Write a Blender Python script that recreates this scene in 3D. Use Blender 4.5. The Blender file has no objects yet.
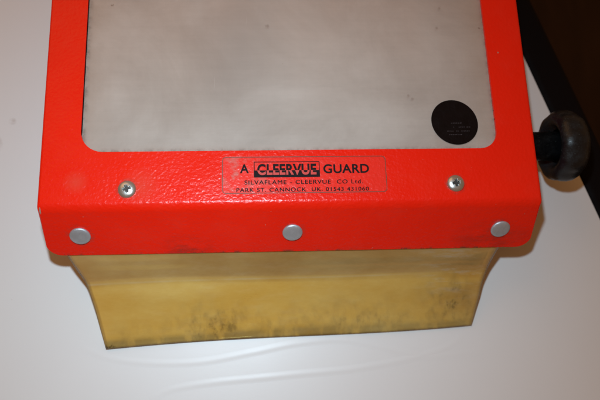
import bpy, bmesh, math, random
from mathutils import Vector, Euler
random.seed(4)
S = bpy.context.scene
COL = S.collection

# ------------------------------------------------------------ camera
cam_d = bpy.data.cameras.new('camera'); cam = bpy.data.objects.new('camera', cam_d); COL.objects.link(cam)
cam.location = (-0.02238841, -0.07803867, 0.36451414)
cam.rotation_euler = Euler((0.25529851, -0.06911795, -0.03173123), 'XYZ')
cam_d.sensor_width = 36.0; cam_d.lens = 39.0
cam_d.clip_start = 0.01; cam_d.clip_end = 50
cam_d.dof.use_dof = True; cam_d.dof.focus_distance = 0.325; cam_d.dof.aperture_fstop = 8
S.camera = cam

# ------------------------------------------------------------ world: dim warm room light
w = bpy.data.worlds.new('World'); S.world = w; w.use_nodes = True
bg = w.node_tree.nodes['Background']
bg.inputs[0].default_value = (1.0, 0.47, 0.17, 1); bg.inputs[1].default_value = 0.215

def area(name, loc, target, size, power, color, shape='DISK'):
    l = bpy.data.lights.new(name, 'AREA'); l.shape = shape; l.size = size; l.energy = power; l.color = color
    o = bpy.data.objects.new(name, l); COL.objects.link(o); o.location = loc
    o.rotation_euler = (Vector(target) - Vector(loc)).to_track_quat('-Z', 'Y').to_euler()
    return o
FLASH = (-0.036, -0.009, 0.385)
area('flash_lamp', FLASH, (-0.062, -0.034, 0.0), 0.016, 0.50, (0.68, 0.87, 1.0))
bpy.data.objects['flash_lamp'].data.spread = math.radians(112)
area('room_lamp', (-0.95, 1.35, 1.6), (0, 0, 0), 1.5, 5.5, (1.0, 0.50, 0.20))

S.view_settings.view_transform = 'Standard'; S.view_settings.look = 'None'
S.view_settings.exposure = 0.0; S.view_settings.gamma = 1.0
S.render.engine = 'CYCLES'
S.cycles.transparent_max_bounces = 16; S.cycles.max_bounces = 10
S.cycles.blur_glossy = 0.3

# ------------------------------------------------------------ material helpers
def mat(name):
    m = bpy.data.materials.new(name); m.use_nodes = True
    nt = m.node_tree
    for n in list(nt.nodes): nt.nodes.remove(n)
    out = nt.nodes.new('ShaderNodeOutputMaterial')
    return m, nt, out
def N(nt, t, **kw):
    n = nt.nodes.new(t)
    for k, v in kw.items():
        if k.startswith('_'): setattr(n, k[1:], v)
        else: n.inputs[k.replace('__', ' ')].default_value = v
    return n
def noise(nt, vec, scale, detail=4, rough=.5, dist=0):
    n = N(nt, 'ShaderNodeTexNoise', Scale=scale, Detail=detail, Roughness=rough, Distortion=dist)
    nt.links.new(vec, n.inputs['Vector']); return n.outputs['Fac']
def ramp(nt, fac, stops, interp='LINEAR'):
    r = nt.nodes.new('ShaderNodeValToRGB'); r.color_ramp.interpolation = interp
    e = r.color_ramp.elements
    while len(e) < len(stops): e.new(0.5)
    for el, (p, c) in zip(e, stops):
        el.position = p; el.color = (c, c, c, 1) if isinstance(c, (int, float)) else (*c, 1)
    nt.links.new(fac, r.inputs[0]); return r.outputs[0]
def mth(nt, op, a, b=None, clamp=False):
    n = nt.nodes.new('ShaderNodeMath'); n.operation = op; n.use_clamp = clamp
    for i, v in enumerate((a, b)):
        if v is None: continue
        if isinstance(v, (int, float)): n.inputs[i].default_value = v
        else: nt.links.new(v, n.inputs[i])
    return n.outputs[0]
def mixc(nt, fac, a, b):
    n = nt.nodes.new('ShaderNodeMix'); n.data_type = 'RGBA'
    for s, v in ((n.inputs[0], fac), (n.inputs[6], a), (n.inputs[7], b)):
        if isinstance(v, (int, float)): s.default_value = v
        elif isinstance(v, tuple): s.default_value = (*v, 1)
        else: nt.links.new(v, s)
    return n.outputs[2]
def coord(nt): return nt.nodes.new('ShaderNodeTexCoord').outputs['Object']
def stretch(nt, vec, sc, rot=(0, 0, 0)):
    n = nt.nodes.new('ShaderNodeMapping'); n.inputs['Scale'].default_value = sc; n.inputs['Rotation'].default_value = rot
    nt.links.new(vec, n.inputs['Vector']); return n.outputs[0]
def spot(nt, vec, c, rad, soft=1.0, sc=(1, 1, 1)):
    """1 inside a stain centred at c, fading to 0 at rad"""
    m = nt.nodes.new('ShaderNodeMapping'); m.vector_type = 'POINT'
    m.inputs['Location'].default_value = tuple(-c[i] * sc[i] for i in range(3)); m.inputs['Scale'].default_value = sc
    nt.links.new(vec, m.inputs['Vector'])
    l = nt.nodes.new('ShaderNodeVectorMath'); l.operation = 'LENGTH'; nt.links.new(m.outputs[0], l.inputs[0])
    r = nt.nodes.new('ShaderNodeMapRange'); r.inputs['From Min'].default_value = rad; r.inputs['From Max'].default_value = rad * (1 - soft)
    nt.links.new(l.outputs['Value'], r.inputs['Value']); return r.outputs[0]
def bump(nt, h, dist, strength=1.0, prev=None):
    b = N(nt, 'ShaderNodeBump', Strength=strength, Distance=dist)
    nt.links.new(h, b.inputs['Height'])
    if prev is not None: nt.links.new(prev, b.inputs['Normal'])
    return b.outputs[0]
def pbr(nt, out, col, rough, nrm=None, metal=0, spec=.5, **kw):
    p = nt.nodes.new('ShaderNodeBsdfPrincipled')
    for s, v in (('Base Color', col), ('Roughness', rough), ('Metallic', metal), ('Specular IOR Level', spec)):
        if isinstance(v, tuple): p.inputs[s].default_value = (*v, 1)
        elif isinstance(v, (int, float)): p.inputs[s].default_value = v
        else: nt.links.new(v, p.inputs[s])
    for k, v in kw.items(): p.inputs[k.replace('__', ' ')].default_value = v
    if nrm is not None: nt.links.new(nrm, p.inputs['Normal'])
    if out is not None: nt.links.new(p.outputs[0], out.inputs[0])
    return p.outputs[0]

# ------------------------------------------------------------ materials
def m_red():
    m, nt, o = mat('red_powder_coat'); c = coord(nt)
    col = mixc(nt, noise(nt, c, 30), (0.80, 0.011, 0.002), (0.88, 0.017, 0.004))
    # grime: bottom of flange smudges, thumb marks
    g1 = noise(nt, stretch(nt, c, (60, 160, 120)), 1.0, 8, .7)
    d = spot(nt, c, (-.055, -.0165, .033), .017, 1, (1, 1.6, 1.6))
    d2 = spot(nt, c, (.104, -.015, .034), .026, 1, (1, 1.6, 1.6))
    d3 = spot(nt, c, (-.085, -.009, .042), .022, 1, (1, 1.4, 1.4))
    low = N(nt, 'ShaderNodeMapRange'); sx = N(nt, 'ShaderNodeSeparateXYZ'); nt.links.new(c, sx.inputs[0])
    nt.links.new(sx.outputs['Z'], low.inputs['Value']); low.inputs['From Min'].default_value = .036; low.inputs['From Max'].default_value = .030
    s = mth(nt, 'MAXIMUM', mth(nt, 'MULTIPLY', d, .95), mth(nt, 'MULTIPLY', d2, .7))
    s = mth(nt, 'MAXIMUM', s, mth(nt, 'MULTIPLY', d3, .0)); s = mth(nt, 'MAXIMUM', s, mth(nt, 'MULTIPLY', low.outputs[0], .10))
    gr = mth(nt, 'MULTIPLY', s, ramp(nt, g1, [(.40, 0), (.62, 1)]))
    col = mixc(nt, mth(nt, 'MULTIPLY', gr, .9), col, (0.07, 0.022, 0.014))
    # dusty pale thumb marks
    t = mth(nt, 'MAXIMUM', spot(nt, c, (-.107, .0125, .055), .007), spot(nt, c, (-.076, .010, .055), .011))
    t = mth(nt, 'MULTIPLY', t, .32)
    haze = mth(nt, 'MULTIPLY', ramp(nt, noise(nt, c, 55, 6, .65), [(.5, 0), (.75, 1)]), .06)
    col = mixc(nt, mth(nt, 'MAXIMUM', t, haze), col, (0.60, 0.11, 0.07))
    # small chips down to grey primer
    ch = ramp(nt, noise(nt, c, 420, 2, .5), [(.75, 0), (.765, 1)])
    ch = mth(nt, 'MULTIPLY', ch, ramp(nt, noise(nt, c, 40, 2), [(.5, 0), (.56, 1)]))
    corner = spot(nt, c, (-.1236, -.0012, .0535), .0013, .3, (2.8, .6, .6))
    edge = mth(nt, 'MULTIPLY', corner, 1.0)
    ring = mth(nt, 'MAXIMUM', spot(nt, c, (-.0825, .0086, .055), .0062, .35), spot(nt, c, (.0806, .0097, .055), .0060, .3))
    ring = mth(nt, 'MULTIPLY', ring, ramp(nt, noise(nt, c, 260, 5, .7), [(.42, .1), (.62, .7)]))
    for rx in (-.1072, -.0017, .1066):
        ring = mth(nt, 'MAXIMUM', ring, mth(nt, 'MULTIPLY', spot(nt, c, (rx, -.0109, .0412), .0078, .4), ramp(nt, noise(nt, c, 300, 5, .7), [(.45, 0), (.62, .6)])))
    col = mixc(nt, ring, col, (0.16, 0.05, 0.035))
    lip = N(nt, 'ShaderNodeMapRange'); nt.links.new(sx.outputs['Z'], lip.inputs['Value']); lip.inputs['From Min'].default_value = .0322; lip.inputs['From Max'].default_value = .0311
    lp = mth(nt, 'MULTIPLY', lip.outputs[0], ramp(nt, noise(nt, stretch(nt, c, (150, 60, 60)), 1.0, 6, .75), [(.50, 0), (.60, .9)]))
    col = mixc(nt, lp, col, (0.10, 0.04, 0.025))
    chip = mth(nt, 'MAXIMUM', ch, edge)
    col = mixc(nt, chip, col, (0.36, 0.22, 0.17))
    h = noise(nt, c, 620, 2, .45); h2 = noise(nt, c, 210, 2, .5)
    n1 = bump(nt, h2, .00026, .4); n2 = bump(nt, h, .00026, .9, n1)
    rg = mth(nt, 'ADD', mth(nt, 'MULTIPLY', noise(nt, c, 70, 5), .14), .20)
    pbr(nt, o, col, rg, n2, 0, .30); return m

def m_tabletop():
    m, nt, o = mat('white_laminate'); c = coord(nt)
    col = mixc(nt, noise(nt, c, 9, 5, .6), (0.67, 0.665, 0.66), (0.71, 0.705, 0.70))
    sp = ramp(nt, noise(nt, c, 260, 2, .5), [(.775, 0), (.80, 1)])
    sp = mth(nt, 'MULTIPLY', sp, ramp(nt, noise(nt, c, 25, 2), [(.5, 0), (.58, 1)]))
    col = mixc(nt, mth(nt, 'MULTIPLY', sp, .55), col, (0.30, 0.24, 0.19))
    sm = mth(nt, 'MAXIMUM', spot(nt, c, (-.168, .052, 0), .004, 1, (1, .7, 1)), spot(nt, c, (-.16, .066, 0), .0025))
    sm = mth(nt, 'MULTIPLY', sm, ramp(nt, noise(nt, c, 300, 4, .7), [(.35, 0), (.7, .8)]))
    col = mixc(nt, sm, col, (0.25, 0.16, 0.11))
    nb = bump(nt, noise(nt, c, 500, 3), .00004, .3)
    rg = mth(nt, 'ADD', mth(nt, 'MULTIPLY', noise(nt, c, 20, 4), .12), .33)
    pbr(nt, o, col, rg, nb, 0, .4); return m

def m_simple(name, col, rough, metal=0, bs=300, bd=.0001, var=.25, spec=.5):
    m, nt, o = mat(name); c = coord(nt)
    k = tuple(v * (1 - var) for v in col)
    cc = mixc(nt, noise(nt, c, bs * .3, 5, .6), k, col)
    nb = bump(nt, noise(nt, c, bs, 3), bd, .6)
    rg = mth(nt, 'ADD', mth(nt, 'MULTIPLY', noise(nt, c, bs * .5, 4), .2), rough - .1)
    pbr(nt, o, cc, rg, nb, metal, spec); return m

def m_floor():
    m, nt, o = mat('dark_brown_floor'); c = coord(nt)
    v = stretch(nt, c, (14, 1.6, 1), (0, 0, .35))
    g = noise(nt, v, 2.2, 7, .65, .6)
    col = mixc(nt, ramp(nt, g, [(.3, 0), (.7, 1)]), (0.014, 0.006, 0.0035), (0.034, 0.016, 0.010))
    pbr(nt, o, col, .55, bump(nt, g, .002, .4), 0, .2); return m

def m_window():
    m, nt, o = mat('dusty_clear_plastic'); c = coord(nt)
    blot = noise(nt, c, 14, 6, .62, .5)
    fine = noise(nt, stretch(nt, c, (22, 260, 1)), 1.0, 6, .7)        # wiping scratches along x
    fine2 = noise(nt, stretch(nt, c, (420, 30, 1)), 1.0, 3, .6)
    col = mixc(nt, blot, (0.60, 0.47, 0.39), (0.80, 0.74, 0.69))
    sx = N(nt, 'ShaderNodeSeparateXYZ'); nt.links.new(c, sx.inputs[0])
    # grime gathered along the frame
    e1 = N(nt, 'ShaderNodeMapRange'); nt.links.new(mth(nt, 'ABSOLUTE', sx.outputs['X']), e1.inputs['Value'])
    e1.inputs['From Min'].default_value = .090; e1.inputs['From Max'].default_value = .107
    e2 = N(nt, 'ShaderNodeMapRange'); nt.links.new(sx.outputs['Y'], e2.inputs['Value'])
    e2.inputs['From Min'].default_value = .033; e2.inputs['From Max'].default_value = .027
    ed = mth(nt, 'MAXIMUM', e1.outputs[0], e2.outputs[0])
    edg = mth(nt, 'MULTIPLY', ed, ramp(nt, noise(nt, c, 90, 7, .7), [(.35, .25), (.7, 1)]))
    # dark dirt packed right against the opening
    f1 = N(nt, 'ShaderNodeMapRange'); nt.links.new(mth(nt, 'ABSOLUTE', sx.outputs['X']), f1.inputs['Value'])
    f1.inputs['From Min'].default_value = .1030; f1.inputs['From Max'].default_value = .1050
    f2 = N(nt, 'ShaderNodeMapRange'); nt.links.new(sx.outputs['Y'], f2.inputs['Value'])
    f2.inputs['From Min'].default_value = .0312; f2.inputs['From Max'].default_value = .0286
    pk = mth(nt, 'MULTIPLY', mth(nt, 'MAXIMUM', f1.outputs[0], f2.outputs[0]), ramp(nt, noise(nt, stretch(nt, c, (240, 240, 1)), 1.0, 7, .75), [(.42, 0), (.58, 1)]))
    # long random scratches
    scr = None
    for k, (ang, sc) in enumerate(((.5, 34), (-.9, 41), (1.9, 29))):
        v = stretch(nt, c, (sc * 14, sc * .9, 1), (0, 0, ang))
        q = ramp(nt, noise(nt, v, 1.0, 1, .4), [(.80, 0), (.84, 1)])
        scr = q if scr is None else mth(nt, 'MAXIMUM', scr, q)
    # grey smear in the middle top
    sm = mth(nt, 'MULTIPLY', spot(nt, c, (-.028, .085, .053), .05, 1, (1.6, .8, 1)), .34)
    col = mixc(nt, sm, col, (0.24, 0.225, 0.215))
    warm_refl = N(nt, 'ShaderNodeMapRange'); nt.links.new(sx.outputs['Y'], warm_refl.inputs['Value']); warm_refl.inputs['From Min'].default_value = .035; warm_refl.inputs['From Max'].default_value = .15  # warm room reflection painted into the colour, stronger toward the back
    cl = ramp(nt, noise(nt, stretch(nt, c, (18, 9, 1)), 1.0, 4, .55), [(.3, .45), (.7, 1)])
    col = mixc(nt, mth(nt, 'MULTIPLY', mth(nt, 'MULTIPLY', warm_refl.outputs[0], cl), .75), col, (0.66, 0.40, 0.29))
    col = mixc(nt, mth(nt, 'MULTIPLY', edg, .6), col, (0.26, 0.17, 0.11))
    sp = mth(nt, 'MULTIPLY', ramp(nt, noise(nt, c, 330, 2, .5), [(.76, 0), (.79, 1)]), ramp(nt, noise(nt, c, 33, 2), [(.54, 0), (.60, 1)]))
    fleck = spot(nt, c, (.0625, .0567, .053), .0013, .5, (1, 1.3, 0))
    for q in ((.0605, .0585, .0010), (-.0125, .0985, .0012), (.0815, .110, .001), (.079, .098, .0011), (-.0135, .0985, .0006), (.0085, .128, .001)):
        fleck = mth(nt, 'MAXIMUM', fleck, spot(nt, c, (q[0], q[1], .053), q[2], .6, (1, .8, 0)))
    fleck = mth(nt, 'MAXIMUM', mth(nt, 'MULTIPLY', sp, .7), mth(nt, 'MULTIPLY', fleck, .5))
    col = mixc(nt, fleck, col, (0.09, 0.05, 0.035))
    col = mixc(nt, mth(nt, 'MULTIPLY', pk, .6), col, (0.07, 0.045, 0.03))
    col = mixc(nt, mth(nt, 'MULTIPLY', scr, .15), col, (0.85, 0.83, 0.80))
    diff = N(nt, 'ShaderNodeBsdfDiffuse'); nt.links.new(col, diff.inputs[0])
    tr = N(nt, 'ShaderNodeBsdfTransparent'); tr.inputs[0].default_value = (0.93, 0.915, 0.89, 1)
    a = mth(nt, 'ADD', mth(nt, 'MULTIPLY', ramp(nt, blot, [(.32, 0), (.68, 1)]), .20), mth(nt, 'ADD', mth(nt, 'MULTIPLY', fine, .12), mth(nt, 'MULTIPLY', fine2, .03)))
    a = mth(nt, 'ADD', mth(nt, 'ADD', a, .27), mth(nt, 'ADD', mth(nt, 'MULTIPLY', scr, .12), mth(nt, 'MULTIPLY', pk, .3)))
    a = mth(nt, 'ADD', a, mth(nt, 'ADD', mth(nt, 'MULTIPLY', edg, .3), mth(nt, 'MULTIPLY', fleck, .6)), True)
    mx = N(nt, 'ShaderNodeMixShader'); nt.links.new(a, mx.inputs[0]); nt.links.new(tr.outputs[0], mx.inputs[1]); nt.links.new(diff.outputs[0], mx.inputs[2])
    gl = N(nt, 'ShaderNodeBsdfGlossy', Roughness=.34)
    nt.links.new(bump(nt, fine, .00006, .3), gl.inputs['Normal'])
    fr = N(nt, 'ShaderNodeFresnel', IOR=1.5)
    m2 = N(nt, 'ShaderNodeMixShader'); nt.links.new(fr.outputs[0], m2.inputs[0]); nt.links.new(mx.outputs[0], m2.inputs[1]); nt.links.new(gl.outputs[0], m2.inputs[2])
    nt.links.new(m2.outputs[0], o.inputs[0]); return m

def m_flap():
    m, nt, o = mat('amber_flexible_plastic'); c = coord(nt)
    sx = N(nt, 'ShaderNodeSeparateXYZ'); nt.links.new(c, sx.inputs[0])
    uvn = nt.nodes.new('ShaderNodeUVMap'); uvn.uv_map = 'UVMap'; su = N(nt, 'ShaderNodeSeparateXYZ'); nt.links.new(uvn.outputs[0], su.inputs[0])
    n0 = ramp(nt, noise(nt, stretch(nt, c, (22, 45, 45)), 1.0, 6, .65), [(.3, 0), (.7, 1)])
    col = mixc(nt, n0, (0.90, 0.54, 0.12), (0.98, 0.72, 0.25))
    low = N(nt, 'ShaderNodeMapRange'); nt.links.new(sx.outputs['Z'], low.inputs['Value'])
    low.inputs['From Min'].default_value = .010; low.inputs['From Max'].default_value = .0005
    g = ramp(nt, noise(nt, stretch(nt, c, (210, 150, 150)), 1.0, 9, .78), [(.46, 0), (.60, 1)])
    zone = ramp(nt, noise(nt, stretch(nt, c, (26, 8, 8)), 1.0, 3, .5), [(.42, 0.15), (.6, 1)])
    s1 = spot(nt, c, (-.043, -.056, .003), .030, 1, (.8, 1.5, 1)); s2 = spot(nt, c, (.088, -.045, .006), .030, 1, (1.2, 1, 1))
    s3 = spot(nt, c, (.035, -.054, .002), .035, 1, (.6, 1.8, 1))
    z = mth(nt, 'MAXIMUM', mth(nt, 'MAXIMUM', s1, s2), mth(nt, 'MAXIMUM', mth(nt, 'MULTIPLY', s3, .7), mth(nt, 'MULTIPLY', mth(nt, 'MULTIPLY', low.outputs[0], zone), .7)))
    d = mth(nt, 'MULTIPLY', g, z)
    line = N(nt, 'ShaderNodeMapRange'); nt.links.new(sx.outputs['Z'], line.inputs['Value'])
    line.inputs['From Min'].default_value = .0026; line.inputs['From Max'].default_value = .0012
    dl = mth(nt, 'MULTIPLY', line.outputs[0], ramp(nt, noise(nt, stretch(nt, c, (120, 40, 40)), 1.0, 5, .7), [(.36, .3), (.52, 1)]))
    d = mth(nt, 'MAXIMUM', mth(nt, 'MULTIPLY', d, .8), dl)
    corner = spot(nt, c, (-.099, -.063, .001), .006, .6)
    d = mth(nt, 'MAXIMUM', d, mth(nt, 'MULTIPLY', mth(nt, 'MULTIPLY', corner, g), .9))
    dirt = d
    # pale fold line across the flap, beiger band above it
    fl = mth(nt, 'SUBTRACT', 1.0, mth(nt, 'MULTIPLY', mth(nt, 'ABSOLUTE', mth(nt, 'SUBTRACT', su.outputs['Y'], .572)), 75.0), True)
    fx = N(nt, 'ShaderNodeMapRange'); nt.links.new(su.outputs['X'], fx.inputs['Value']); fx.inputs['From Min'].default_value = .88; fx.inputs['From Max'].default_value = .70
    fl = mth(nt, 'MULTIPLY', mth(nt, 'MULTIPLY', fl, fx.outputs[0]), ramp(nt, noise(nt, c, 60, 4), [(.3, .1), (.65, .55)]))
    up = N(nt, 'ShaderNodeMapRange'); nt.links.new(su.outputs['Y'], up.inputs['Value']); up.inputs['From Min'].default_value = .58; up.inputs['From Max'].default_value = .54
    col = mixc(nt, mth(nt, 'MULTIPLY', up.outputs[0], .22), col, (0.86, 0.62, 0.40))
    col = mixc(nt, fl, col, (0.96, 0.84, 0.55))
    # milky scuffs near the right shoulder
    sc = ramp(nt, noise(nt, stretch(nt, c, (70, 330, 200), (0, 0, .9)), 1.0, 5, .65), [(.50, 0), (.66, 1)])
    sc = mth(nt, 'MULTIPLY', sc, mth(nt, 'MAXIMUM', spot(nt, c, (.088, -.026, .024), .032, .9), mth(nt, 'MULTIPLY', spot(nt, c, (-.03, -.03, .02), .1), .22)))
    col = mixc(nt, mth(nt, 'MULTIPLY', sc, .9), col, (0.66, 0.55, 0.38))
    col = mixc(nt, dirt, col, (0.05, 0.03, 0.012))
    diff = N(nt, 'ShaderNodeBsdfDiffuse'); nt.links.new(col, diff.inputs[0])
    tl = N(nt, 'ShaderNodeBsdfTranslucent'); nt.links.new(col, tl.inputs[0])
    dt = N(nt, 'ShaderNodeMixShader', Fac=.22); nt.links.new(diff.outputs[0], dt.inputs[1]); nt.links.new(tl.outputs[0], dt.inputs[2])
    tr = N(nt, 'ShaderNodeBsdfTransparent'); tr.inputs[0].default_value = (0.995, 0.875, 0.56, 1)
    a = mth(nt, 'ADD', mth(nt, 'MULTIPLY', n0, .12), mth(nt, 'ADD', mth(nt, 'MULTIPLY', d, .6), mth(nt, 'MULTIPLY', sc, .2)))
    a = mth(nt, 'ADD', a, .34, True)
    mx = N(nt, 'ShaderNodeMixShader'); nt.links.new(a, mx.inputs[0]); nt.links.new(tr.outputs[0], mx.inputs[1]); nt.links.new(dt.outputs[0], mx.inputs[2])
    gl = N(nt, 'ShaderNodeBsdfGlossy', Roughness=.11)
    nt.links.new(bump(nt, noise(nt, c, 60, 3), .0006, .25), gl.inputs['Normal'])
    fr = N(nt, 'ShaderNodeFresnel', IOR=1.5)
    m2 = N(nt, 'ShaderNodeMixShader'); nt.links.new(fr.outputs[0], m2.inputs[0]); nt.links.new(mx.outputs[0], m2.inputs[1]); nt.links.new(gl.outputs[0], m2.inputs[2])
    nt.links.new(m2.outputs[0], o.inputs[0]); return m

def m_label():
    m, nt, o = mat('clear_label_film'); c = coord(nt)
    tr = N(nt, 'ShaderNodeBsdfTransparent'); tr.inputs[0].default_value = (1, .98, .98, 1)
    df = N(nt, 'ShaderNodeBsdfDiffuse'); df.inputs[0].default_value = (.75, .40, .34, 1)
    wear = noise(nt, stretch(nt, c, (140, 140, 1)), 1.0, 6, .7)
    lf = spot(nt, c, (-.030, .014, .055), .022, 1)
    a = mth(nt, 'ADD', mth(nt, 'MULTIPLY', mth(nt, 'MULTIPLY', ramp(nt, wear, [(.5, 0), (.66, 1)]), lf), .30), .012)
    mx = N(nt, 'ShaderNodeMixShader'); nt.links.new(a, mx.inputs[0]); nt.links.new(tr.outputs[0], mx.inputs[1]); nt.links.new(df.outputs[0], mx.inputs[2])
    gl = N(nt, 'ShaderNodeBsdfGlossy', Roughness=.2)
    nt.links.new(bump(nt, noise(nt, c, 230, 2, .5), .0003, .6), gl.inputs['Normal'])
    fr = N(nt, 'ShaderNodeFresnel', IOR=1.4)
    m2 = N(nt, 'ShaderNodeMixShader'); nt.links.new(fr.outputs[0], m2.inputs[0]); nt.links.new(mx.outputs[0], m2.inputs[1]); nt.links.new(gl.outputs[0], m2.inputs[2])
    nt.links.new(m2.outputs[0], o.inputs[0]); return m

def m_knob():
    m, nt, o = mat('black_knob_plastic'); c = coord(nt)
    wear = ramp(nt, noise(nt, c, 190, 8, .75), [(.46, 0), (.68, 1)])
    spk = ramp(nt, noise(nt, c, 900, 2, .5), [(.66, 0), (.72, 1)])
    col = mixc(nt, mth(nt, 'MULTIPLY', wear, .6), (0.006, 0.0068, 0.008), (0.019, 0.024, 0.028))
    col = mixc(nt, mth(nt, 'MULTIPLY', spk, .25), col, (0.08, 0.11, 0.11))
    pbr(nt, o, col, mth(nt, 'ADD', mth(nt, 'MULTIPLY', wear, .2), .33), bump(nt, noise(nt, c, 420, 4), .00025, .7), 0, .35); return m
RED = m_red(); WHITE = m_tabletop(); FLOOR = m_floor(); CLEAR = m_window(); AMBER = m_flap(); FILM = m_label()
EDGE = m_simple('black_edge_band', (.0042, .0026, .0028), .7, spec=.08)
KNOBM = m_knob()
ZINC = m_simple('zinc_plated_steel', (.78, .82, .80), .32, .9, bs=500, bd=.0002, var=.5)
ALU = m_simple('dull_aluminium', (.60, .66, .72), .5, .7, bs=420, bd=.00045, var=.45)
INK = m_simple('black_ink', (.011, .004, .005), .6, bs=700, bd=.00003, var=.4, spec=.15)
PINK = m_simple('red_ink', (.62, .035, .02), .45, bs=700, bd=.00003, var=.15)
BORD = m_simple('brown_border_ink', (.20, .045, .02), .5, bs=700, bd=.00003)
DISC = m_simple('black_sticker_vinyl', (.0075, .0035, .0035), .42, bs=420, bd=.0003, spec=.12, var=.8)
DASH = m_simple('worn_grey_print', (.045, .035, .042), .5, bs=900, bd=.00003, var=.7)
DARK = m_simple('dark_recess', (.03, .025, .02), .6)  # dark colour of the cross recess in the screws

# ------------------------------------------------------------ mesh helpers
def link(name, bm, m, parent=None, smooth=True):
    me = bpy.data.meshes.new(name); bmesh.ops.recalc_face_normals(bm, faces=bm.faces[:]); bm.to_mesh(me); bm.free()
    me.materials.append(m)
    o = bpy.data.objects.new(name, me); COL.objects.link(o)
    if parent is not None: o.parent = parent
    for p in me.polygons: p.use_smooth = smooth
    return o
def arc(cx, cy, r, a0, a1, n):
    return [(cx + r * math.cos(math.radians(a0 + (a1 - a0) * i / n)), cy + r * math.sin(math.radians(a0 + (a1 - a0) * i / n))) for i in range(n + 1)]
def rrect(x0, y0, x1, y1, r, n=10):
    return arc(x1 - r, y1 - r, r, 0, 90, n) + arc(x0 + r, y1 - r, r, 90, 180, n) + arc(x0 + r, y0 + r, r, 180, 270, n) + arc(x1 - r, y0 + r, r, 270, 360, n)
def sheet(bm, pts, z, t=0):
    vs = [bm.verts.new((x, y, z)) for x, y in pts]; f = bm.faces.new(vs)
    if t:
        g = bmesh.ops.extrude_face_region(bm, geom=[f])
        bmesh.ops.translate(bm, vec=(0, 0, t), verts=[v for v in g['geom'] if isinstance(v, bmesh.types.BMVert)])
def lathe(prof, axis_o, axis, up, n=48):
    """prof: (along, radius) from axis_o along axis"""
    bm = bmesh.new(); a = Vector(axis).normalized(); u = Vector(up); u = (u - a * u.dot(a)).normalized(); v = a.cross(u)
    rings = []
    for d, r in prof:
        c = Vector(axis_o) + a * d
        if r < 1e-7: rings.append([bm.verts.new(c)])
        else: rings.append([bm.verts.new(c + (u * math.cos(2 * math.pi * i / n) + v * math.sin(2 * math.pi * i / n)) * r) for i in range(n)])
    for A, B in zip(rings, rings[1:]):
        for i in range(n):
            j = (i + 1) % n
            if len(A) == 1 and len(B) == 1: continue
            if len(A) == 1: bm.faces.new((A[0], B[i], B[j]))
            elif len(B) == 1: bm.faces.new((A[i], A[j], B[0]))
            else: bm.faces.new((A[i], A[j], B[j], B[i]))
    return bm
def tag(o, **k):
    for a, b in k.items(): o[a] = b
    return o

# ------------------------------------------------------------ the setting
P0 = Vector((.1523, .1032)); D = Vector((.304, -.953)).normalized(); NX = Vector((-D.y, D.x)) * 1
NX = Vector((.953, .304)).normalized()
def strip_poly(off0, off1, lo=-1.0, hi=1.2):
    a = P0 + NX * off0; b = P0 + NX * off1
    return [tuple(a + D * lo), tuple(a + D * hi), tuple(b + D * hi), tuple(b + D * lo)]
bm = bmesh.new(); sheet(bm, strip_poly(-1.5, 0), -.030, .030)
tag(link('tabletop', bm, WHITE, smooth=False), kind='structure')
bm = bmesh.new(); sheet(bm, strip_poly(.0002, .0235), -.030, .0295)
o = link('table_edge', bm, EDGE, smooth=True); tag(o, kind='structure')
bv = o.modifiers.new('bevel', 'BEVEL'); bv.width = .005; bv.segments = 5; bv.limit_method = 'ANGLE'
o.modifiers.new('wn', 'WEIGHTED_NORMAL')
bm = bmesh.new(); sheet(bm, [(-4, -4), (4, -4), (4, 4), (-4, 4)], -.72)
tag(link('floor', bm, FLOOR), kind='structure')

# added low ridges imitating bright lines of reflected light in front of the flap
def light_ridge(pts, wd, hgt):
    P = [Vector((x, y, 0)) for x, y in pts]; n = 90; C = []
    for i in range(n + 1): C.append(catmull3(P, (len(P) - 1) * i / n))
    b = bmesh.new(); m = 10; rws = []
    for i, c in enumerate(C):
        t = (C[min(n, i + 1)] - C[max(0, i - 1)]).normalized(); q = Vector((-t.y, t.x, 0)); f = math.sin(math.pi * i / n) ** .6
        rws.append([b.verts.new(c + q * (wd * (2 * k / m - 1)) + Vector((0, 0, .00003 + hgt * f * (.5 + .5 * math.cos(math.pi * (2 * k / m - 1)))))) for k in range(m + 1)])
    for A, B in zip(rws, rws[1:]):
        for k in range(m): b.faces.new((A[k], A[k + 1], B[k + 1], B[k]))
    return link('light_ridge', b, WHITE, bpy.data.objects['tabletop'])
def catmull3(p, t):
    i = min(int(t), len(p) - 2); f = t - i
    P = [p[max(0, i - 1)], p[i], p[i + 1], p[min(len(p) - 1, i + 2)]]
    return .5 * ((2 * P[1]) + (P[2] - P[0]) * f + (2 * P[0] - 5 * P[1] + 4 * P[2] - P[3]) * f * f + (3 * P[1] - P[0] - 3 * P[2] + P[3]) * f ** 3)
light_ridge([(-.115, -.0633), (-.099, -.0696), (-.0778, -.0728), (-.0511, -.0731), (-.0242, -.0692), (.0033, -.0647), (.03, -.064), (.06, -.071), (.075, -.074), (.105, -.072)], .0024, .00012)
light_ridge([(-.0773, -.0919), (-.0669, -.0871), (-.0457, -.0842), (-.0189, -.0825), (.0028, -.0811), (.0358, -.079), (.0696, -.0736), (.0871, -.0682), (.0964, -.0602)], .0024, .00012)

# ------------------------------------------------------------ the guard
guard = bpy.data.objects.new('machine_guard', None); COL.objects.link(guard)
guard['label'] = 'red metal guard with clear window, amber flap and black knob on white tabletop'
guard['category'] = 'machine guard'

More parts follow.
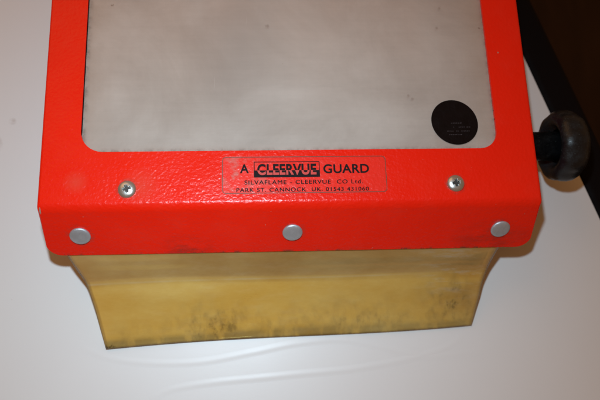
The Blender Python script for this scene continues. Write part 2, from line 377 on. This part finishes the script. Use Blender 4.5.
W2 = .125; TOP = .055; BACK = .262
FY, FZ = -.019, .031           # lower edge of the sloping front flange
def front_y(z): return FY * (TOP - z) / (TOP - FZ)
def make_frame():
    bm = bmesh.new()
    wl = bm.edges.layers.float.new('bevel_weight_edge')
    V = lambda x, y, z: bm.verts.new((x, y, z))
    BL, BR, TR, TL = V(-W2, 0, TOP), V(W2, 0, TOP), V(W2, BACK, TOP), V(-W2, BACK, TOP)
    hb, ht = .0275, .236
    # window opening: straight sides that lean a touch, rounded corners
    pts = arc(.0955, hb + .0105, .0095, 270, 360, 8) + arc(.0935, ht - .0105, .0105, 0, 90, 8) + arc(-.0955, ht - .0105, .0105, 90, 180, 8) + arc(-.0950, hb + .0115, .0110, 180, 270, 8)
    h = [V(x, y, TOP) for x, y in pts]
    n = 9
    c_br, c_tr, c_tl, c_bl = 4, n + 4, 2 * n + 4, 3 * n + 4
    bm.faces.new([BL, BR] + [h[i % (4 * n)] for i in range(c_br + 4 * n, c_bl - 1, -1)])
    bm.faces.new([BR, TR] + h[c_br:c_tr + 1][::-1])
    bm.faces.new([TR, TL] + h[c_tr:c_tl + 1][::-1])
    bm.faces.new([TL, BL] + h[c_tl:c_bl + 1][::-1])
    # front flange, rounded lower corners
    fl = [(-W2, TOP)]
    r = .0075; L = math.hypot(FY, TOP - FZ)
    def fp(x, s): return (x, FY * s / L, TOP - (TOP - FZ) * s / L)
    path = [(-W2, L - r)] + [(x, y) for x, y in arc(-W2 + r, L - r, r, 180, 90, 7)][1:] + [(x, y) for x, y in arc(W2 - r, L - r, r, 90, 0, 7)]
    fv = [bm.verts.new(fp(x, s)) for x, s in path]
    bm.faces.new([BR, BL] + fv)
    # side walls
    zb = .018
    l = [V(-W2, front_y(.040), .040), V(-W2, .006, zb), V(-W2, BACK, zb)]
    for sgn, A, B, e in ((-1, BL, TL, fv[0]), (1, BR, TR, fv[-1])):
        p1 = V(sgn * W2, .004, zb + .004); p2 = V(sgn * W2, .010, zb); p3 = V(sgn * W2, BACK, zb)
        bm.faces.new([A, e, p1, p2, p3, B])
        if sgn < 0: q = p3
        else: bm.faces.new([TL, TR, p3, q])
    for v in l: bm.verts.remove(v)
    bm.edges.ensure_lookup_table()
    for e in bm.edges:
        a, b = e.verts
        s = {a, b}
        if s == {BL, BR}: e[wl] = 1.0
        elif s in ({BL, TL}, {BR, TR}, {TL, TR}) or (len(e.link_faces) == 2 and (s == {BL, fv[0]} or s == {BR, fv[-1]})): e[wl] = .45
    o = link('frame', bm, RED, guard)
    m = o.modifiers.new('bevel', 'BEVEL'); m.limit_method = 'WEIGHT'; m.width = .0035; m.segments = 10; m.use_clamp_overlap = False
    s = o.modifiers.new('thick', 'SOLIDIFY'); s.thickness = .0016; s.offset = -1
    b2 = o.modifiers.new('edge', 'BEVEL'); b2.limit_method = 'ANGLE'; b2.angle_limit = math.radians(60); b2.width = .0003; b2.segments = 2
    o.modifiers.new('wn', 'WEIGHTED_NORMAL')
    return o
frame = make_frame()

# window pane under the plate, with its round black sticker
bm = bmesh.new(); sheet(bm, rrect(-.115, .021, .115, .243, .006), TOP - .0016 - .0024, .0022)
pane = link('window', bm, CLEAR, guard, False)
pane['label'] = 'scuffed clear plastic window of the guard'
dc = (.0838, .0434); DR = .0123
bm = bmesh.new()
sheet(bm, [(dc[0] + DR * (1 + .03 * math.cos(2 * (a - 2.3))) * math.cos(a), dc[1] + DR * (1 + .03 * math.cos(2 * (a - 2.3))) * math.sin(a)) for a in [2 * math.pi * i / 64 for i in range(64)]], TOP - .0017, .00025)
disc = link('round_sticker', bm, DISC, pane, False)
disc['label'] = 'round black sticker on the window by its lower right corner'
bm = bmesh.new(); rr = random.Random(9)
for row, (dy, x0, x1) in enumerate(((-.0008, -.002, .003), (-.0030, -.001, .008), (-.0052, -.0045, .0085), (-.0072, -.0035, .0035))):
    x = x0
    while x < x1:
        wd = rr.uniform(.0003, .0011)
        if rr.random() < .75: sheet(bm, [(dc[0] + x, dc[1] + dy), (dc[0] + x + wd, dc[1] + dy + .0001), (dc[0] + x + wd, dc[1] + dy + rr.uniform(.0003, .0006)), (dc[0] + x, dc[1] + dy + .0004)], TOP - .00138)
        x += wd + .0003
link('faded_print', bm, DASH, disc, False)

# added dark strips along the opening, the right one for its shadow gap
for x0, x1, y0, y1 in ((.1050, .1062, .041, .0985), (-.1064, -.1058, .036, .232)):
    b = bmesh.new(); rs = random.Random(int(x0 * 9999)); k = 60; a_ = []; c_ = []
    for i in range(k + 1):
        y = y0 + (y1 - y0) * i / k; e = (x0 if x0 > 0 else x1) + rs.uniform(-.00007, .00007)
        a_.append((e, y)); c_.append(((x1 if x0 > 0 else x0), y))
    sheet(b, a_ + c_[::-1], TOP - .00172, .0009)
    link('dark_strip', b, EDGE, pane, False)

# ---- flexible amber flap
rows = [(-.1185, .1135, -.0010, .0480), (-.1180, .1120, -.0098, .0390), (-.1168, .1102, -.0164, .0310), (-.1141, .1082, -.0216, .0258), (-.1112, .1068, -.0262, .0208),
        (-.1089, .1059, -.0298, .0175), (-.1067, .1038, -.0366, .0138), (-.1049, .1030, -.0438, .0094), (-.1031, .1016, -.0520, .0050), (-.1010, .0999, -.0610, .0008)]
def catmull(p, t):
    i = min(int(t), len(p) - 2); f = t - i
    P = [Vector(p[max(0, i - 1)]), Vector(p[i]), Vector(p[i + 1]), Vector(p[min(len(p) - 1, i + 2)])]
    return .5 * ((2 * P[1]) + (P[2] - P[0]) * f + (2 * P[0] - 5 * P[1] + 4 * P[2] - P[3]) * f * f + (3 * P[1] - P[0] - 3 * P[2] + P[3]) * f ** 3)
def make_flap():
    bm = bmesh.new(); nu, nv = 90, 54; g = []
    for j in range(nv + 1):
        t = (len(rows) - 1) * j / nv
        xl, xr, y, z = catmull(rows, t)
        k = max(0, (t - 2) / 7)                       # 0 at the flange, 1 at the free edge
        line = []
        for i in range(nu + 1):
            u = i / nu
            x = xl + (xr - xl) * u
            yy = y + k * (-.0043 + .0086 * u) - .0018 * k * math.sin(math.pi * u) * 0
            ed = max(0, 1 - u / .07) ** 2 + max(0, 1 - (1 - u) / .07) ** 2
            zz = z + k * (1 - k) * .006 * math.sin(math.pi * 2.2 * u + .6) - ed * .0014 * (1 - k) * min(1, k * 4)
            yy += .0012 * k * math.sin(5 * u + .5)
            line.append(bm.verts.new((x, yy, max(zz, .0006))))
        g.append(line)
    uv = bm.loops.layers.uv.new('UVMap')
    for j in range(nv):
        for i in range(nu):
            f = bm.faces.new((g[j][i], g[j][i + 1], g[j + 1][i + 1], g[j + 1][i]))
            for l, (p, q) in zip(f.loops, ((i, j), (i + 1, j), (i + 1, j + 1), (i, j + 1))): l[uv].uv = (p / nu, q / nv)
    o = link('flap', bm, AMBER, guard)
    s = o.modifiers.new('thick', 'SOLIDIFY'); s.thickness = .0016; s.offset = 0
    return o
flap = make_flap(); flap['label'] = 'translucent amber plastic flap, grimy along its free edge'

# ---- rivets on the flange
NF = Vector((0, -(TOP - FZ), -FY)).normalized()
prof = [(-.001, .0044), (.0, .0050), (.0005, .00515), (.0009, .0050), (.00125, .0043), (.0014, .0030), (.00147, .0015), (.0015, 0)]
for x in (-.1072, -.0017, .1066):
    z = .0412; base = Vector((x, front_y(z), z))
    rn = random.Random(int(x * 1e4))
    b = lathe(prof, base, NF + Vector((rn.uniform(-.04, .04), 0, rn.uniform(-.04, .04))), (1, 0, 0), 40)
    r_ = link('rivet', b, ALU, guard)

# ---- pan-head cross screws
def screw(x, y, rot):
    b = bmesh.new(); n = 48
    R_ = .0044; c = Vector((x, y, TOP))
    # dome with a cross-shaped well sunk in it (radial grid)
    rings = []
    rad = [i / 60 for i in range(1, 61)]
    def cross(dx, dy):
        a = rot; px = abs(dx * math.cos(a) + dy * math.sin(a)); py = abs(-dx * math.sin(a) + dy * math.cos(a))
        wv = .00075; ln = .0020
        return (px < wv and py < ln) or (py < wv and px < ln) or px + py < .0017
    N_ = 200
    ctr = b.verts.new(c + Vector((0, 0, .0006)))
    for rr_ in rad:
        ring = []
        for i in range(N_):
            a = 2 * math.pi * i / N_; dx, dy = R_ * rr_ * math.cos(a), R_ * rr_ * math.sin(a)
            h = .0022 * math.sqrt(max(0, 1 - (rr_ * .94) ** 2.6)) if rr_ < .99 else -.0003
            if cross(dx, dy): h -= .0013
            ring.append(b.verts.new(c + Vector((dx, dy, h))))
        rings.append(ring)
    for i in range(N_):
        b.faces.new((ctr, rings[0][i], rings[0][(i + 1) % N_]))
    for A, B in zip(rings, rings[1:]):
        for i in range(N_):
            j = (i + 1) % N_; b.faces.new((A[i], A[j], B[j], B[i]))
    o = link('screw', b, ZINC, guard)
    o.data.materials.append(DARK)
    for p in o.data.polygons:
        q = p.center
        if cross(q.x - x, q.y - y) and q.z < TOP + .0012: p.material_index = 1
screw(-.0825, .0086, .25); screw(.0806, .0097, .1)

# ---- knob on the right side
ka = Vector((W2, .0362, .035)); AX = (1, 0.0, 0.0)
prof = [(-.001, .0098), (.0012, .0098), (.0014, .0078), (.0205, .0082), (.0210, .0092), (.0200, .0105), (.0188, .0115), (.0176, .0128), (.0170, .0142), (.0169, .0158), (.0176, .0175),
        (.0193, .0189), (.0218, .0197), (.0250, .0199), (.0280, .0194), (.0308, .0178), (.0328, .0152), (.0338, .0115), (.0342, .0060), (.0342, 0)]
prof = [(d, r) for d, r in prof]
kb = lathe(prof[4:], ka, AX, (0, 0, 1), 96)
for v in kb.verts:                                   # shallow finger facets round the rim
    q = v.co - ka; r = math.hypot(q.y, q.z)
    if r > .0165:
        a = math.atan2(q.z, q.y); k = 1 - .040 * (0.5 + 0.5 * math.cos(9 * a)) ** 1.5; v.co.y = ka.y + q.y * k; v.co.z = ka.z + q.z * k
knob = link('knob', kb, KNOBM, guard); knob['label'] = 'black plastic clamping knob on the right side of the guard'
link('hub', lathe([(-.001, 0)] + prof[:4] + [(.025, 0)], ka, AX, (0, 0, 1), 48), KNOBM, knob)

# ---- maker's label
lab_bm = bmesh.new(); sheet(lab_bm, rrect(-.0368, .0056, .0458, .0250, .0022, 6), TOP + .00004, .00010)
label = link('maker_label', lab_bm, FILM, guard, False)
label['label'] = 'clear label printed in black on the red frame'
LZ = TOP + .00018
def frame_line(x0, y0, x1, y1, r, wd, name, m, parent):
    b = bmesh.new(); A = rrect(x0, y0, x1, y1, r, 8); B = rrect(x0 + wd, y0 + wd, x1 - wd, y1 - wd, max(r - wd, .0001), 8)
    va = [b.verts.new((x, y, LZ)) for x, y in A]; vb = [b.verts.new((x, y, LZ)) for x, y in B]
    for i in range(len(va)):
        j = (i + 1) % len(va); b.faces.new((va[i], va[j], vb[j], vb[i]))
    return link(name, b, m, parent, False)
frame_line(-.0366, .0058, .0456, .0248, .0021, .00035, 'printed_border', BORD, label)
def heavy(b, dx):
    # print a second, slightly shifted impression over the first
    g = bmesh.ops.duplicate(b, geom=b.verts[:] + b.edges[:] + b.faces[:])
    bmesh.ops.translate(b, vec=(dx, dx * .5, .00001), verts=[v for v in g['geom'] if isinstance(v, bmesh.types.BMVert)])
    return b
def text_bm(s, x0, y0, x1, y1, bold=0.0, spacing=1.0, z=LZ):
    cu = bpy.data.curves.new('t', 'FONT'); cu.body = s; cu.size = 1; cu.offset = bold; cu.space_character = spacing; cu.space_word = 1.1
    to = bpy.data.objects.new('t', cu); COL.objects.link(to)
    dg = bpy.context.evaluated_depsgraph_get(); me = bpy.data.meshes.new_from_object(to.evaluated_get(dg))
    bpy.data.objects.remove(to); bpy.data.curves.remove(cu)
    b = bmesh.new(); b.from_mesh(me); bpy.data.meshes.remove(me)
    xs = [v.co.x for v in b.verts]; 
    mx, Mx = min(xs), max(xs)
    for v in b.verts:
        v.co.x = x0 + (v.co.x - mx) / (Mx - mx) * (x1 - x0); v.co.y = y0 + v.co.y / .73 * (y1 - y0); v.co.z = z
    return b
link('lettering', text_bm('A', -.0278, .0164, -.0234, .0211, .022), INK, label, False)
link('lettering', text_bm('GUARD', .0138, .0160, .0369, .0207, .022, 1.05), INK, label, False)
link('lettering', heavy(text_bm('SILVAFLAME - CLEERVUE  CO Ltd.', -.0256, .0104, .0333, .0126, 0, 1.15), .00011), INK, label, False)
link('lettering', heavy(text_bm('PARK ST. CANNOCK  UK. 01543 431060', -.0296, .0066, .0361, .0087, 0, 1.15), .00011), INK, label, False)
ex0, ex1, ey0, ey1, em = -.0209, .0120, .0140, .0222, .0176
emb = frame_line(ex0, ey0, ex1, ey1, .0003, .0004, 'emblem', INK, label)
b = bmesh.new(); sheet(b, [(ex0 + .0003, ey0 + .0003), (ex1 - .0003, ey0 + .0003), (ex1 - .0003, em), (ex0 + .0003, em)], LZ + .00002); link('emblem_band', b, INK, emb, False)
for up in (True, False):
    b = text_bm('CLEERVUE', ex0 + .0017, ey0 + .0015, ex1 - .0017, ey1 - .0012, .036, 1.06, LZ + .00006)
    geom = b.verts[:] + b.edges[:] + b.faces[:]
    bmesh.ops.bisect_plane(b, geom=geom, plane_co=(0, em, 0), plane_no=(0, 1, 0), clear_outer=not up, clear_inner=up)
    link('lettering', b, INK if up else PINK, emb, False)
